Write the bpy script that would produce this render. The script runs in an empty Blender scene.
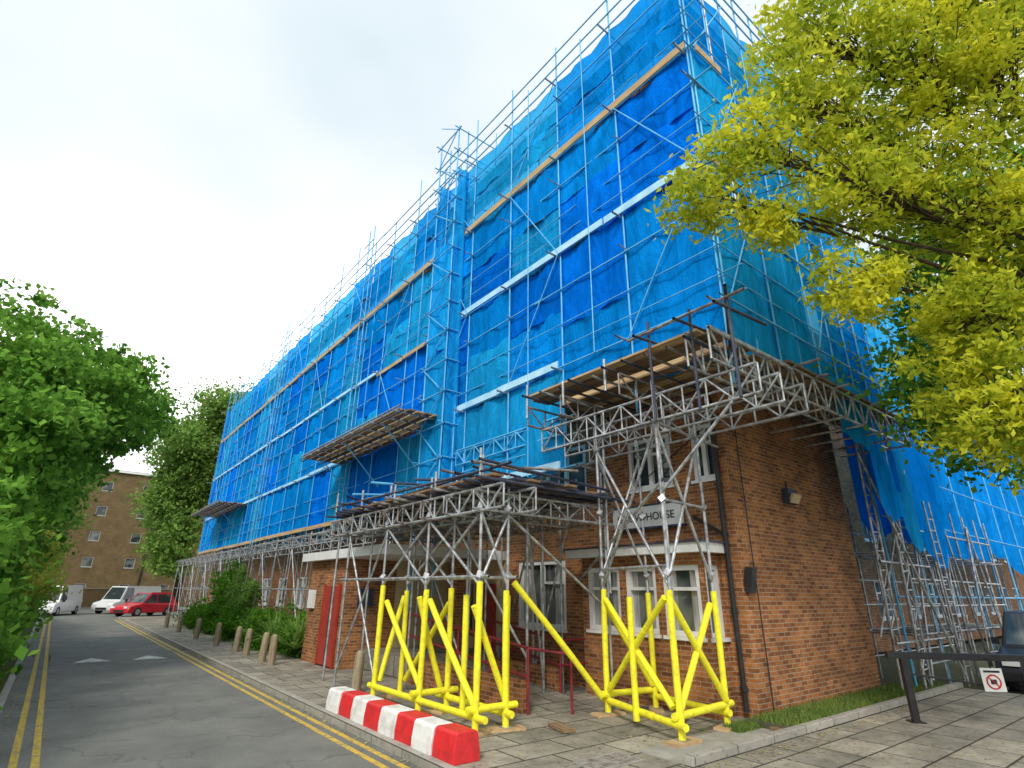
import bpy, math, random
import numpy as np
from mathutils import Vector, Matrix, Euler
random.seed(7); rng=np.random.default_rng(7)
S=bpy.context.scene
COL=S.collection
# ------------------------------------------------------------------ materials
def newmat(name):
    m=bpy.data.materials.new(name); m.use_nodes=True
    nt=m.node_tree; nt.nodes.clear()
    out=nt.nodes.new('ShaderNodeOutputMaterial')
    return m,nt,out
def N(nt,t,**k):
    n=nt.nodes.new(t)
    for a,b in k.items(): setattr(n,a,b)
    return n
def noise_col(nt,c1,c2,scale,detail=6,lo=.35,hi=.65,coord='Object',stretch=None,rough=.6):
    tc=N(nt,'ShaderNodeTexCoord'); no=N(nt,'ShaderNodeTexNoise')
    no.inputs['Scale'].default_value=scale; no.inputs['Detail'].default_value=detail; no.inputs['Roughness'].default_value=rough
    src=tc.outputs[coord]
    if stretch:
        mp=N(nt,'ShaderNodeMapping'); mp.inputs['Scale'].default_value=stretch
        nt.links.new(src,mp.inputs[0]); src=mp.outputs[0]
    nt.links.new(src,no.inputs['Vector'])
    r=N(nt,'ShaderNodeValToRGB'); r.color_ramp.elements[0].position=lo; r.color_ramp.elements[1].position=hi
    r.color_ramp.elements[0].color=(*c1,1); r.color_ramp.elements[1].color=(*c2,1)
    nt.links.new(no.outputs['Fac'],r.inputs[0])
    return r,no
def basic(name,c1,c2=None,scale=8,rough=.7,metal=0,bump=0,bscale=None,stretch=None,spec=.4,lo=.35,hi=.65,detail=6):
    m,nt,out=newmat(name)
    p=N(nt,'ShaderNodeBsdfPrincipled'); nt.links.new(p.outputs[0],out.inputs[0])
    p.inputs['Roughness'].default_value=rough; p.inputs['Metallic'].default_value=metal
    p.inputs['Specular IOR Level'].default_value=spec
    if c2 is None: c2=tuple(x*.8 for x in c1)
    r,no=noise_col(nt,c1,c2,scale,stretch=stretch,lo=lo,hi=hi,detail=detail)
    nt.links.new(r.outputs[0],p.inputs['Base Color'])
    if bump:
        b=N(nt,'ShaderNodeBump'); b.inputs['Strength'].default_value=bump; b.inputs['Distance'].default_value=.02
        n2=N(nt,'ShaderNodeTexNoise'); n2.inputs['Scale'].default_value=bscale or scale*4; n2.inputs['Detail'].default_value=5
        tc=N(nt,'ShaderNodeTexCoord'); nt.links.new(tc.outputs['Object'],n2.inputs['Vector'])
        nt.links.new(n2.outputs['Fac'],b.inputs['Height']); nt.links.new(b.outputs[0],p.inputs['Normal'])
    return m
def brickmat(name,c1,c2,mortar,bw=.225,rh=.075,ms=.006,patch=(.55,1.1),pscale=.9,rough=.85,offset=.5,bump=.5,stain=0):
    m,nt,out=newmat(name)
    p=N(nt,'ShaderNodeBsdfPrincipled'); nt.links.new(p.outputs[0],out.inputs[0]); p.inputs['Roughness'].default_value=rough
    p.inputs['Specular IOR Level'].default_value=.25
    uv=N(nt,'ShaderNodeUVMap'); br=N(nt,'ShaderNodeTexBrick'); br.offset=offset
    br.inputs['Scale'].default_value=1; br.inputs['Brick Width'].default_value=bw; br.inputs['Row Height'].default_value=rh
    br.inputs['Mortar Size'].default_value=ms; br.inputs['Mortar Smooth'].default_value=.2; br.inputs['Bias'].default_value=0
    br.inputs['Color1'].default_value=(*c1,1); br.inputs['Color2'].default_value=(*c2,1); br.inputs['Mortar'].default_value=(*mortar,1)
    nt.links.new(uv.outputs[0],br.inputs['Vector'])
    no=N(nt,'ShaderNodeTexNoise'); no.inputs['Scale'].default_value=pscale; no.inputs['Detail'].default_value=9; no.inputs['Roughness'].default_value=.72
    nt.links.new(uv.outputs[0],no.inputs['Vector'])
    mr=N(nt,'ShaderNodeMapRange'); mr.inputs[1].default_value=.3; mr.inputs[2].default_value=.7; mr.inputs[3].default_value=patch[0]; mr.inputs[4].default_value=patch[1]
    nt.links.new(no.outputs['Fac'],mr.inputs[0])
    mx=N(nt,'ShaderNodeMix',data_type='RGBA',blend_type='MULTIPLY'); mx.inputs[0].default_value=1
    nt.links.new(br.outputs['Color'],mx.inputs[6]); nt.links.new(mr.outputs[0],mx.inputs[7])
    col=mx.outputs[2]
    if stain:
        n3=N(nt,'ShaderNodeTexNoise'); n3.inputs['Scale'].default_value=14; n3.inputs['Detail'].default_value=4; nt.links.new(uv.outputs[0],n3.inputs['Vector'])
        m3=N(nt,'ShaderNodeMapRange'); m3.inputs[1].default_value=.56; m3.inputs[2].default_value=.68; m3.inputs[4].default_value=stain; nt.links.new(n3.outputs['Fac'],m3.inputs[0])
        x3=N(nt,'ShaderNodeMix',data_type='RGBA'); nt.links.new(m3.outputs[0],x3.inputs[0]); nt.links.new(col,x3.inputs[6]); x3.inputs[7].default_value=(.07,.06,.05,1); col=x3.outputs[2]
    nt.links.new(col,p.inputs['Base Color'])
    b=N(nt,'ShaderNodeBump'); b.inputs['Strength'].default_value=bump; b.inputs['Distance'].default_value=.01; b.invert=True
    nt.links.new(br.outputs['Fac'],b.inputs['Height']); nt.links.new(b.outputs[0],p.inputs['Normal'])
    return m
M={}
M['brick']=brickmat('brick',(.50,.195,.06),(.21,.075,.028),(.44,.34,.23),ms=.007,patch=(.5,1.2),pscale=1.1,stain=.5)
M['brickfar']=brickmat('brick_far',(.22,.15,.065),(.17,.115,.05),(.2,.16,.1))
M['paving']=brickmat('paving',(.42,.38,.30),(.27,.25,.20),(.07,.065,.045),bw=.9,rh=.6,ms=.016,patch=(.45,1.15),pscale=1.8,bump=.5,stain=.6)
M['kerb']=brickmat('kerb_stone',(.44,.41,.35),(.36,.34,.29),(.1,.1,.09),bw=.915,rh=5,ms=.01,patch=(.6,1.1),offset=0,bump=.3,stain=.5)
M['concrete']=basic('concrete',(.38,.36,.31),(.25,.24,.21),3,rough=.9,bump=.2)
M['soil']=basic('soil',(.05,.07,.025),(.10,.09,.05),3,rough=1,bump=.6,bscale=20)
M['grass']=basic('grass_blades',(.07,.14,.02),(.17,.22,.04),6,rough=.9)
M['steel']=basic('galvanised_steel',(.60,.62,.63),(.22,.22,.22),7,rough=.42,metal=.5)
M['steelb']=basic('scaffold_tube_net_side',(.16,.56,.85),(.07,.38,.70),2,rough=.5,metal=.1)
M['rust']=basic('rusty_tube',(.17,.12,.09),(.40,.38,.37),9,rough=.6,metal=.3)
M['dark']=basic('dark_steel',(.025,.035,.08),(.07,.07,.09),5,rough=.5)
M['yellow']=basic('yellow_padding',(.93,.87,.03),(.70,.60,.04),9,rough=.55,bump=.5,bscale=18,lo=.42,hi=.78,detail=9)
M['ypaint']=basic('yellow_line_paint',(.62,.42,.05),(.24,.21,.13),14,rough=.8,lo=.46,hi=.64,detail=9)
M['wpaint']=basic('white_line_paint',(.62,.62,.58),(.25,.25,.24),6,rough=.8,lo=.45,hi=.7)
M['wood']=basic('scaffold_board_wood',(.62,.44,.23),(.38,.25,.13),3,rough=.85,stretch=(3,.4,3),bump=.2)
M['wooddk']=basic('old_board_wood',(.30,.19,.10),(.14,.09,.055),3,rough=.9,stretch=(3,.5,3))
M['pale']=basic('pale_fascia_sheet',(.52,.80,.94),(.32,.62,.86),2,rough=.6)
M['white']=basic('white_upvc',(.82,.82,.80),(.70,.70,.68),5,rough=.4)
M['cream']=basic('cream_render',(.66,.52,.30),(.55,.42,.26),3,rough=.8)
M['redpl']=basic('red_plastic',(.72,.025,.03),(.42,.02,.02),6,rough=.5,bump=.3,bscale=12,lo=.4,hi=.8,detail=9)
M['whpl']=basic('white_plastic',(.80,.79,.76),(.42,.40,.36),5,rough=.55,bump=.3,bscale=12,lo=.45,hi=.8,detail=9)
M['reddoor']=basic('red_door_paint',(.42,.05,.03),(.30,.03,.02),3,rough=.5)
M['maroon']=basic('maroon_rail_paint',(.28,.03,.04),(.18,.02,.03),6,rough=.4)
M['black']=basic('black_paint',(.015,.015,.016),(.03,.03,.03),5,rough=.4)
M['rubber']=basic('rubber',(.02,.02,.02),(.03,.03,.03),8,rough=.9)
M['carred']=basic('red_car_paint',(.6,.02,.04),(.55,.02,.035),2,rough=.25,spec=.6)
M['carwhite']=basic('white_car_paint',(.75,.75,.75),(.7,.7,.7),2,rough=.3,spec=.6)
M['cardark']=basic('dark_car_paint',(.03,.03,.035),(.025,.025,.03),2,rough=.25,spec=.6)
M['bark']=basic('bark',(.10,.075,.05),(.05,.04,.03),12,rough=1,bump=.6,stretch=(1,1,.3))
M['bollard']=basic('weathered_post',(.38,.31,.20),(.19,.155,.10),5,rough=.9,stretch=(2,2,.4),bump=.3)
M['signred']=basic('sign_red',(.6,.03,.03),(.5,.02,.02),3,rough=.5)
M['roof']=basic('roof_felt',(.12,.12,.12),(.08,.08,.08),3,rough=.9)
M['curtain']=basic('net_curtain',(.50,.50,.46),(.22,.22,.21),7,rough=.9,stretch=(4,4,.3))
def asphaltm():
    m,nt,out=newmat('asphalt'); p=N(nt,'ShaderNodeBsdfPrincipled'); nt.links.new(p.outputs[0],out.inputs[0]); p.inputs['Roughness'].default_value=.85; p.inputs['Specular IOR Level'].default_value=.22
    r,no=noise_col(nt,(.125,.128,.115),(.225,.225,.20),.8,detail=9,lo=.3,hi=.72,rough=.68)
    r2,n2=noise_col(nt,(.62,.62,.62),(1.4,1.4,1.4),60,detail=5,lo=.35,hi=.65,rough=.85)
    mx=N(nt,'ShaderNodeMix',data_type='RGBA',blend_type='MULTIPLY'); mx.inputs[0].default_value=1; nt.links.new(r.outputs[0],mx.inputs[6]); nt.links.new(r2.outputs[0],mx.inputs[7])
    tc=N(nt,'ShaderNodeTexCoord'); vo=N(nt,'ShaderNodeTexVoronoi',feature='DISTANCE_TO_EDGE'); vo.inputs['Scale'].default_value=.45
    nn=N(nt,'ShaderNodeTexNoise'); nn.inputs['Scale'].default_value=2; nn.inputs['Detail'].default_value=6; nt.links.new(tc.outputs['Object'],nn.inputs['Vector'])
    va=N(nt,'ShaderNodeVectorMath',operation='SCALE'); va.inputs['Scale'].default_value=.9; nt.links.new(nn.outputs['Color'],va.inputs[0])
    vb=N(nt,'ShaderNodeVectorMath',operation='ADD'); nt.links.new(tc.outputs['Object'],vb.inputs[0]); nt.links.new(va.outputs[0],vb.inputs[1]); nt.links.new(vb.outputs[0],vo.inputs['Vector'])
    mr=N(nt,'ShaderNodeMapRange'); mr.inputs[1].default_value=.0; mr.inputs[2].default_value=.014; mr.inputs[3].default_value=.7; mr.inputs[4].default_value=1; nt.links.new(vo.outputs['Distance'],mr.inputs[0])
    mx2=N(nt,'ShaderNodeMix',data_type='RGBA',blend_type='MULTIPLY'); mx2.inputs[0].default_value=1; nt.links.new(mx.outputs[2],mx2.inputs[6]); nt.links.new(mr.outputs[0],mx2.inputs[7])
    nt.links.new(mx2.outputs[2],p.inputs['Base Color'])
    b=N(nt,'ShaderNodeBump'); b.inputs['Strength'].default_value=.5; b.inputs['Distance'].default_value=.012; nt.links.new(n2.outputs['Fac'],b.inputs['Height']); nt.links.new(b.outputs[0],p.inputs['Normal'])
    return m
M['asphalt']=asphaltm()
def glass():
    m,nt,out=newmat('window_glass'); p=N(nt,'ShaderNodeBsdfPrincipled'); nt.links.new(p.outputs[0],out.inputs[0])
    r,no=noise_col(nt,(.03,.04,.045),(.16,.17,.16),.9,detail=2,lo=.45,hi=.6)
    nt.links.new(r.outputs[0],p.inputs['Base Color']); p.inputs['Roughness'].default_value=.05; p.inputs['Specular IOR Level'].default_value=.8
    return m
M['glass']=glass()
def netmat(name,diff,trl,trn,fac):
    m,nt,out=newmat(name)
    geo=N(nt,'ShaderNodeNewGeometry'); tc=N(nt,'ShaderNodeTexCoord')
    mp=N(nt,'ShaderNodeMapping'); mp.inputs['Scale'].default_value=(1.3,1.3,.38); mp.inputs['Rotation'].default_value=(.3,.0,0); nt.links.new(tc.outputs['Object'],mp.inputs[0])
    no=N(nt,'ShaderNodeTexNoise'); no.inputs['Scale'].default_value=1.9; no.inputs['Detail'].default_value=9; no.inputs['Distortion'].default_value=.9; no.inputs['Roughness'].default_value=.68
    nt.links.new(mp.outputs[0],no.inputs['Vector'])
    mr=N(nt,'ShaderNodeMapRange'); mr.inputs[3].default_value=.78; mr.inputs[4].default_value=1.08
    nt.links.new(geo.outputs['Random Per Island'],mr.inputs[0])
    mr2=N(nt,'ShaderNodeMapRange'); mr2.inputs[1].default_value=.32; mr2.inputs[2].default_value=.68; mr2.inputs[3].default_value=.78; mr2.inputs[4].default_value=1.2
    nt.links.new(no.outputs['Fac'],mr2.inputs[0])
    mu=N(nt,'ShaderNodeMath',operation='MULTIPLY'); nt.links.new(mr.outputs[0],mu.inputs[0]); nt.links.new(mr2.outputs[0],mu.inputs[1])
    def tint(c):
        x=N(nt,'ShaderNodeMix',data_type='RGBA',blend_type='MULTIPLY'); x.inputs[0].default_value=1; x.inputs[6].default_value=(*c,1)
        nt.links.new(mu.outputs[0],x.inputs[7]); return x.outputs[2]
    d=N(nt,'ShaderNodeBsdfDiffuse'); t=N(nt,'ShaderNodeBsdfTranslucent'); tr=N(nt,'ShaderNodeBsdfTransparent')
    nt.links.new(tint(diff),d.inputs[0]); nt.links.new(tint(trl),t.inputs[0]); tr.inputs[0].default_value=(*trn,1)
    b=N(nt,'ShaderNodeBump'); b.inputs['Strength'].default_value=.8; b.inputs['Distance'].default_value=.16
    nt.links.new(no.outputs['Fac'],b.inputs['Height']); nt.links.new(b.outputs[0],d.inputs['Normal'])
    m1=N(nt,'ShaderNodeMixShader'); m1.inputs[0].default_value=.12; nt.links.new(d.outputs[0],m1.inputs[1]); nt.links.new(t.outputs[0],m1.inputs[2])
    m2=N(nt,'ShaderNodeMixShader'); nt.links.new(m1.outputs[0],m2.inputs[2]); nt.links.new(tr.outputs[0],m2.inputs[1])
    mr3=N(nt,'ShaderNodeMapRange'); mr3.inputs[1].default_value=.3; mr3.inputs[2].default_value=.7; mr3.inputs[3].default_value=fac-.08; mr3.inputs[4].default_value=fac+.08
    nt.links.new(no.outputs['Fac'],mr3.inputs[0]); nt.links.new(mr3.outputs[0],m2.inputs[0])
    nt.links.new(m2.outputs[0],out.inputs[0]); return m
M['net']=netmat('debris_net',(.004,.33,1.0),(.008,.38,1.0),(.08,.55,1.0),.82)
M['netlt']=netmat('debris_net_thin',(.015,.46,1.0),(.02,.5,1.0),(.2,.7,1.0),.76)
M['netdk']=netmat('debris_net_double',(.002,.22,.98),(.003,.25,1.0),(.02,.35,1.0),.88)
def leafmat(name,dark,light,trans=.4):
    m,nt,out=newmat(name)
    geo=N(nt,'ShaderNodeNewGeometry'); r=N(nt,'ShaderNodeValToRGB')
    r.color_ramp.elements[0].color=(*dark,1); r.color_ramp.elements[1].color=(*light,1)
    no=N(nt,'ShaderNodeTexNoise'); no.inputs['Scale'].default_value=1.1; no.inputs['Detail'].default_value=2
    nt.links.new(geo.outputs['Position'],no.inputs['Vector'])
    ad=N(nt,'ShaderNodeMath',operation='MULTIPLY_ADD'); ad.inputs[1].default_value=.5
    mr=N(nt,'ShaderNodeMapRange'); mr.inputs[1].default_value=.35; mr.inputs[2].default_value=.65; mr.inputs[4].default_value=.55
    nt.links.new(no.outputs['Fac'],mr.inputs[0]); nt.links.new(geo.outputs['Random Per Island'],ad.inputs[0]); nt.links.new(mr.outputs[0],ad.inputs[2])
    nt.links.new(ad.outputs[0],r.inputs[0])
    d=N(nt,'ShaderNodeBsdfDiffuse')
    t=N(nt,'ShaderNodeBsdfTranslucent'); nt.links.new(r.outputs[0],d.inputs[0]); nt.links.new(r.outputs[0],t.inputs[0])
    x=N(nt,'ShaderNodeMixShader'); x.inputs[0].default_value=trans; nt.links.new(d.outputs[0],x.inputs[1]); nt.links.new(t.outputs[0],x.inputs[2]); nt.links.new(x.outputs[0],out.inputs[0])
    return m
M['leafy']=leafmat('leaves_yellow_green',(.22,.34,.03),(.90,.86,.07),.5)
M['leafg']=leafmat('leaves_green',(.035,.13,.015),(.29,.54,.08))
M['leafd']=leafmat('leaves_dark_green',(.03,.10,.012),(.14,.32,.03))
M['leafo']=leafmat('leaves_olive',(.09,.19,.04),(.32,.50,.11))
M['leafyb']=leafmat('leaves_pale_bloom',(.25,.36,.05),(.8,.78,.15))
# ------------------------------------------------------------------ mesh builder
class MB:
    def __init__(s): s.v=[];s.f=[];s.uv=[];s.m=[];s.mats=[]
    def mi(s,k):
        if k not in s.mats: s.mats.append(k)
        return s.mats.index(k)
    def face(s,pts,k,uv=None):
        i=len(s.v); s.v+= [tuple(p) for p in pts]; s.f.append(list(range(i,i+len(pts)))); s.m.append(s.mi(k))
        if uv is None:
            a=Vector(pts[1])-Vector(pts[0]); b=Vector(pts[2])-Vector(pts[0]); n=a.cross(b)
            ax=max(range(3),key=lambda q:abs(n[q]))
            uv=[((p[1],p[2]) if ax==0 else (p[0],p[2]) if ax==1 else (p[0],p[1])) for p in pts]
        s.uv+=list(uv)
    def box(s,x0,y0,z0,x1,y1,z1,k):
        a=[(x0,y0,z0),(x1,y0,z0),(x1,y1,z0),(x0,y1,z0),(x0,y0,z1),(x1,y0,z1),(x1,y1,z1),(x0,y1,z1)]
        for q in ((0,3,2,1),(4,5,6,7),(0,1,5,4),(1,2,6,5),(2,3,7,6),(3,0,4,7)): s.face([a[i] for i in q],k)
    def obox(s,c,sz,rot,k):
        R=rot.to_matrix() if hasattr(rot,'to_matrix') else rot
        c=Vector(c); a=[]
        for dz in (-1,1):
            for dx,dy in((-1,-1),(1,-1),(1,1),(-1,1)): a.append(tuple(c+R@Vector((dx*sz[0]/2,dy*sz[1]/2,dz*sz[2]/2))))
        for q in ((0,3,2,1),(4,5,6,7),(0,1,5,4),(1,2,6,5),(2,3,7,6),(3,0,4,7)): s.face([a[i] for i in q],k)
    def tube(s,p,q,r,k,r2=None,seg=7,cap=False):
        p=Vector(p);q=Vector(q);d=q-p
        if d.length<1e-5:return
        r2=r if r2 is None else r2
        d.normalize(); a=d.orthogonal().normalized(); b=d.cross(a)
        i=len(s.v); kk=s.mi(k)
        for t in range(seg):
            an=2*math.pi*t/seg; o=a*math.cos(an)+b*math.sin(an)
            s.v.append(tuple(p+o*r)); s.v.append(tuple(q+o*r2))
        for t in range(seg):
            j=(t+1)%seg
            s.f.append([i+2*t,i+2*j,i+2*j+1,i+2*t+1]); s.m.append(kk); s.uv+=[(t/seg,0),(j/seg,0),(j/seg,1),(t/seg,1)]
        if cap:
            for e in (0,1):
                s.f.append([i+2*t+e for t in (range(seg) if e else reversed(range(seg)))]); s.m.append(kk); s.uv+=[(0,0)]*seg
    def truss(s,p,q,depth,k,step=.45,up=(0,0,1),r=.024):
        p=Vector(p);q=Vector(q);u=Vector(up)*depth
        s.tube(p,q,r,k); s.tube(p+u,q+u,r,k)
        n=max(2,round((q-p).length/step))
        for i in range(n+1):
            a=p+(q-p)*i/n; s.tube(a,a+u,r*.75,k,seg=5)
            if i<n:
                b=p+(q-p)*(i+1)/n
                if i%2: s.tube(a,b+u,r*.75,k,seg=5)
                else: s.tube(a+u,b,r*.75,k,seg=5)
    def coup(s,p,k='steel',z=.055):
        s.obox(p,(z*1.6,z*1.6,z*1.8),Euler((random.random(),random.random(),random.random())),k)
    def build(s,name,parent=None,smooth=False,bevel=0,loc=None,rot=None):
        me=bpy.data.meshes.new(name); me.from_pydata(s.v,[],s.f)
        for k in s.mats: me.materials.append(M[k])
        me.polygons.foreach_set('material_index',s.m)
        ul=me.uv_layers.new(name='UVMap'); ul.data.foreach_set('uv',np.array(s.uv,dtype=np.float32).ravel())
        if smooth: me.polygons.foreach_set('use_smooth',[True]*len(s.f))
        me.update()
        o=bpy.data.objects.new(name,me); COL.objects.link(o)
        if parent: o.parent=parent
        if loc is not None: o.location=loc
        if rot is not None: o.rotation_euler=rot
        if bevel:
            w=o.modifiers.new('weld','WELD'); w.merge_threshold=.0005
            b=o.modifiers.new('bevel','BEVEL'); b.width=bevel; b.segments=2; b.limit_method='ANGLE'
        return o
def empty(name,loc=(0,0,0),rot=(0,0,0)):
    e=bpy.data.objects.new(name,None); e.location=loc; e.rotation_euler=rot; e.empty_display_size=.3; COL.objects.link(e); return e
# ------------------------------------------------------------------ ground
g=MB(); g.box(-300,-200,-.6,400,500,-.16,'soil'); g.build('ground')
r=MB(); r.face([(-.2,-30,-.1),(4.0,-30,-.1),(4.0,49,-.1),(-.2,49,-.1)],'asphalt'); r.face([(-16,49,-.1),(30,49,-.1),(30,76,-.1),(-16,76,-.1)],'asphalt')
r.face([(16.6,-30,-.1),(60,-30,-.1),(60,4.3,-.1),(16.6,4.3,-.1)],'asphalt'); r.build('road')
mk=MB()
for x in (.06,.27,3.60,3.80): mk.box(x,-10,-.0995,x+.085,47,-.096,'ypaint')
hp=MB()
hf=lambda y:-.099+.06*math.sin(math.pi*(y-20.6)/3.5)
ys=[20.6+i*.25 for i in range(15)]
for i in range(14):
    hp.face([(.4,ys[i],hf(ys[i])),(3.55,ys[i],hf(ys[i])),(3.55,ys[i+1],hf(ys[i+1])),(.4,ys[i+1],hf(ys[i+1]))],'asphalt')
hp.build('speed_hump')
for x in (.9,2.3):
    for i in range(3):
        a=20.85+i*.25; b=a+.25; w0=.45*(1-i/3); w1=.45*(1-(i+1)/3); e=.006
        mk.face([(x+.45-w0,a,hf(a)+e),(x+.45+w0,a,hf(a)+e),(x+.45+w1,b,hf(b)+e),(x+.45-w1,b,hf(b)+e)],'wpaint')
mk.build('road_markings')
pv=MB(); pv.box(4.13,-30,-.15,16.6,4.6,0,'paving'); pv.box(4.13,4.6,-.15,9.5,49,0.0,'paving'); pv.build('pavement')
kb=MB(); kb.box(4.0,-30,-.15,4.128,49,.012,'kerb'); kb.box(-.33,-30,-.15,-.2,49,.02,'kerb'); kb.box(6.35,4.602,.002,16.6,4.73,.11,'kerb')
kb.build('kerb',bevel=.015)
vg=MB(); vg.box(-9,-30,-.15,-.332,49,-.01,'soil'); vg.build('verge')
gs=MB(); gs.box(6.4,4.732,-.1,9.0,5.48,.004,'concrete'); gs.box(9.002,4.732,-.1,16.6,5.5,.07,'soil'); gs.build('planting_strip')
def blades(name,areas,n,h,k):
    mb=MB()
    for i in range(n):
        x0,y0,x1,y1,z=random.choice(areas)
        x=random.uniform(x0,x1);y=random.uniform(y0,y1);a=random.uniform(0,6.28);l=random.uniform(.4,1)*h
        dx,dy=math.cos(a)*.012,math.sin(a)*.012; t=(x+random.uniform(-.5,.5)*l,y+random.uniform(-.5,.5)*l,z+l)
        mb.face([(x-dx,y-dy,z),(x+dx,y+dy,z),t],k,[(0,0)]*3)
    return mb.build(name)
blades('grass',[(9.1,4.75,16,5.45,.06)]*5+[(-.75,8,-.34,20,-.02)]*2+[(8.4,5.2,8.95,5.5,0)],11000,.11,'grass')
mb=MB()
for i in range(1200):
    x=random.uniform(4.2,13);y=random.uniform(1.5,8) if random.random()<.6 else random.gauss(4.5,.12); a=random.uniform(0,6.28); s=random.uniform(.01,.028)
    if 6.3<x and 4.55<y<5.5: continue
    mb.face([(x+s*math.cos(a+j*2.09),y+s*math.sin(a+j*2.09),.004+random.random()*.008) for j in range(3)],random.choice(['wooddk','leafyb','wood']),[(0,0)]*3)
for i in range(500):
    x=random.choice([random.gauss(3.93,.03),random.gauss(-.13,.04)]); y=random.uniform(5,25); a=random.uniform(0,6.28); s=random.uniform(.015,.03)
    if x>3.98 or x<-.19: continue
    mb.face([(x+s*math.cos(a+j*2.09),y+s*math.sin(a+j*2.09),-.092+random.random()*.01) for j in range(3)],random.choice(['wooddk','leafyb','wood']),[(0,0)]*3)
mb.build('fallen_leaves')
mc=MB(); mc.box(5.35,5.15,0.001,6.15,5.6,.008,'concrete')
for i in range(5): mc.box(5.39+i*.152,5.19,.0085,5.51+i*.152,5.36,.012,'rust'); mc.box(5.39+i*.152,5.39,.0085,5.51+i*.152,5.56,.012,'rust')
mc.build('manhole_cover')
# ------------------------------------------------------------------ walls with openings
def wall(mb,axis,c,u0,u1,z0,z1,ops,k,sgn=-1,depth=.12,glassk='glass',frame='white',mull=True,fw=.08,curtain=False):
    P=(lambda u,z,d=0:(c-sgn*d,u,z)) if axis=='x' else (lambda u,z,d=0:(u,c-sgn*d,z))
    us=sorted({u0,u1}|{o[0] for o in ops}|{o[1] for o in ops}); zs=sorted({z0,z1}|{o[2] for o in ops}|{o[3] for o in ops})
    for i in range(len(us)-1):
        for j in range(len(zs)-1):
            cu=(us[i]+us[i+1])/2; cz=(zs[j]+zs[j+1])/2
            if any(o[0]<cu<o[1] and o[2]<cz<o[3] for o in ops): continue
            mb.face([P(us[i],zs[j]),P(us[i+1],zs[j]),P(us[i+1],zs[j+1]),P(us[i],zs[j+1])],k)
    for (a,b,z,t) in ops:
        D=depth
        for q in ([(a,z),(a,t)],[(b,z),(b,t)],[(a,z),(b,z)],[(a,t),(b,t)]):
            mb.face([P(*q[0]),P(*q[1]),P(*q[1],D),P(*q[0],D)],k)
        mb.face([P(a,z,D),P(b,z,D),P(b,t,D),P(a,t,D)],glassk)
        def fb(ua,ub,za,zb,d0=.03,d1=.115,kk=None):
            p=P(ua,za,d0);q=P(ub,zb,d1); mb.box(min(p[0],q[0]),min(p[1],q[1]),min(p[2],q[2]),max(p[0],q[0]),max(p[1],q[1]),max(p[2],q[2]),kk or frame)
        w=fw; fb(a,a+w,z,t); fb(b-w,b,z,t); fb(a+w,b-w,z,z+w); fb(a+w,b-w,t-w,t)
        if mull:
            m=(a+b)/2; fb(m-.045,m+.045,z+w,t-w)
            h=z+(t-z)*.66; fb(a+w,m-.045,h-.03,h+.03); fb(a+w,a+w+.035,h+.03,t-w,.02,.1); fb(m-.08,m-.045,h+.03,t-w,.02,.1)
        elif curtain:
            h=z+(t-z)*.66; fb(a+w,b-w,h-.03,h+.03)
        if curtain: fb(a+w,a+w+(b-a)*.22,z+w,t-w,.112,.118,'curtain'); fb(b-w-(b-a)*.18,b-w,z+w,t-w,.112,.118,'curtain')
        fb(a-.04,b+.04,z-.06,z-.002,-.05,.04)
B=empty('apartment_building')
mb=MB()
ops=[(5.72,6.25,4.0,5.1),(6.75,7.9,4.0,5.1)]
y=19
while y<48: ops.append((y,y+1.5,1.1,2.5)); y+=3
for fl in (4.0,6.8,9.6,12.4):
    y=9.2 if fl==4.0 else 6.4
    while y<48.5: ops.append((y,y+1.5,fl,fl+1.35)); y+=2.8
wall(mb,'x',9.5,5.5,50,2.9,15.2,[o for o in ops if o[2]>3],'brick',depth=.14)
wall(mb,'x',9.5,5.5,50,0,2.9,[o for o in ops if o[2]<3]+[(10.0,11.8,1.1,2.65)],'brick',depth=.14,fw=.1,curtain=True)
mb.build('facade_wall',B)
mb=MB()
ops=[(10.6,12.0,fl,fl+1.35) for fl in (6.8,9.6,12.4)]
wall(mb,'y',5.5,9.5,14.5,0,15.2,ops,'brick')
mb.face([(14.5,5.5,0),(14.5,9,0),(14.5,9,15.2),(14.5,5.5,15.2)],'brick')
ops=[(16+i*3,17.5+i*3,f,f+1.4) for i in range(14) for f in (1.1,4,6.8,9.6)]
wall(mb,'y',9,14.5,62,0,13,ops,'brick')
mb.face([(9.5,50,0),(62,50,0),(62,50,13),(9.5,50,13)],'brick'); mb.face([(62,9,0),(62,50,0),(62,50,13),(62,9,13)],'brick'); mb.face([(14.5,9,13),(14.5,50,13),(14.5,50,15.2),(14.5,9,15.2)],'brick')
mb.face([(9.5,5.5,15.2),(14.5,5.5,15.2),(14.5,50,15.2),(9.5,50,15.2)],'roof'); mb.face([(14.5,9,13),(62,9,13),(62,50,13),(14.5,50,13)],'roof')
mb.build('side_wall_and_roof',B)
mb=MB()
wall(mb,'x',8.95,5.9,8.9,0,2.6,[(6.0,6.8,1.2,2.4),(6.95,7.7,1.2,2.4),(7.85,8.75,1.2,2.4)],'brick',depth=.12,mull=False,fw=.09,curtain=True)
wall(mb,'y',5.9,8.95,9.5,0,2.6,[(9.0,9.44,1.2,2.4)],'brick',depth=.12,mull=False,fw=.08)
mb.face([(8.95,8.9,0),(9.5,8.9,0),(9.5,8.9,2.6),(8.95,8.9,2.6)],'brick')
mb.box(8.70,5.72,2.602,9.497,9.15,2.77,'white'); mb.box(8.66,5.68,2.772,9.497,9.2,2.80,'dark'); mb.build('bay_window',B)
mb=MB()
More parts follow.
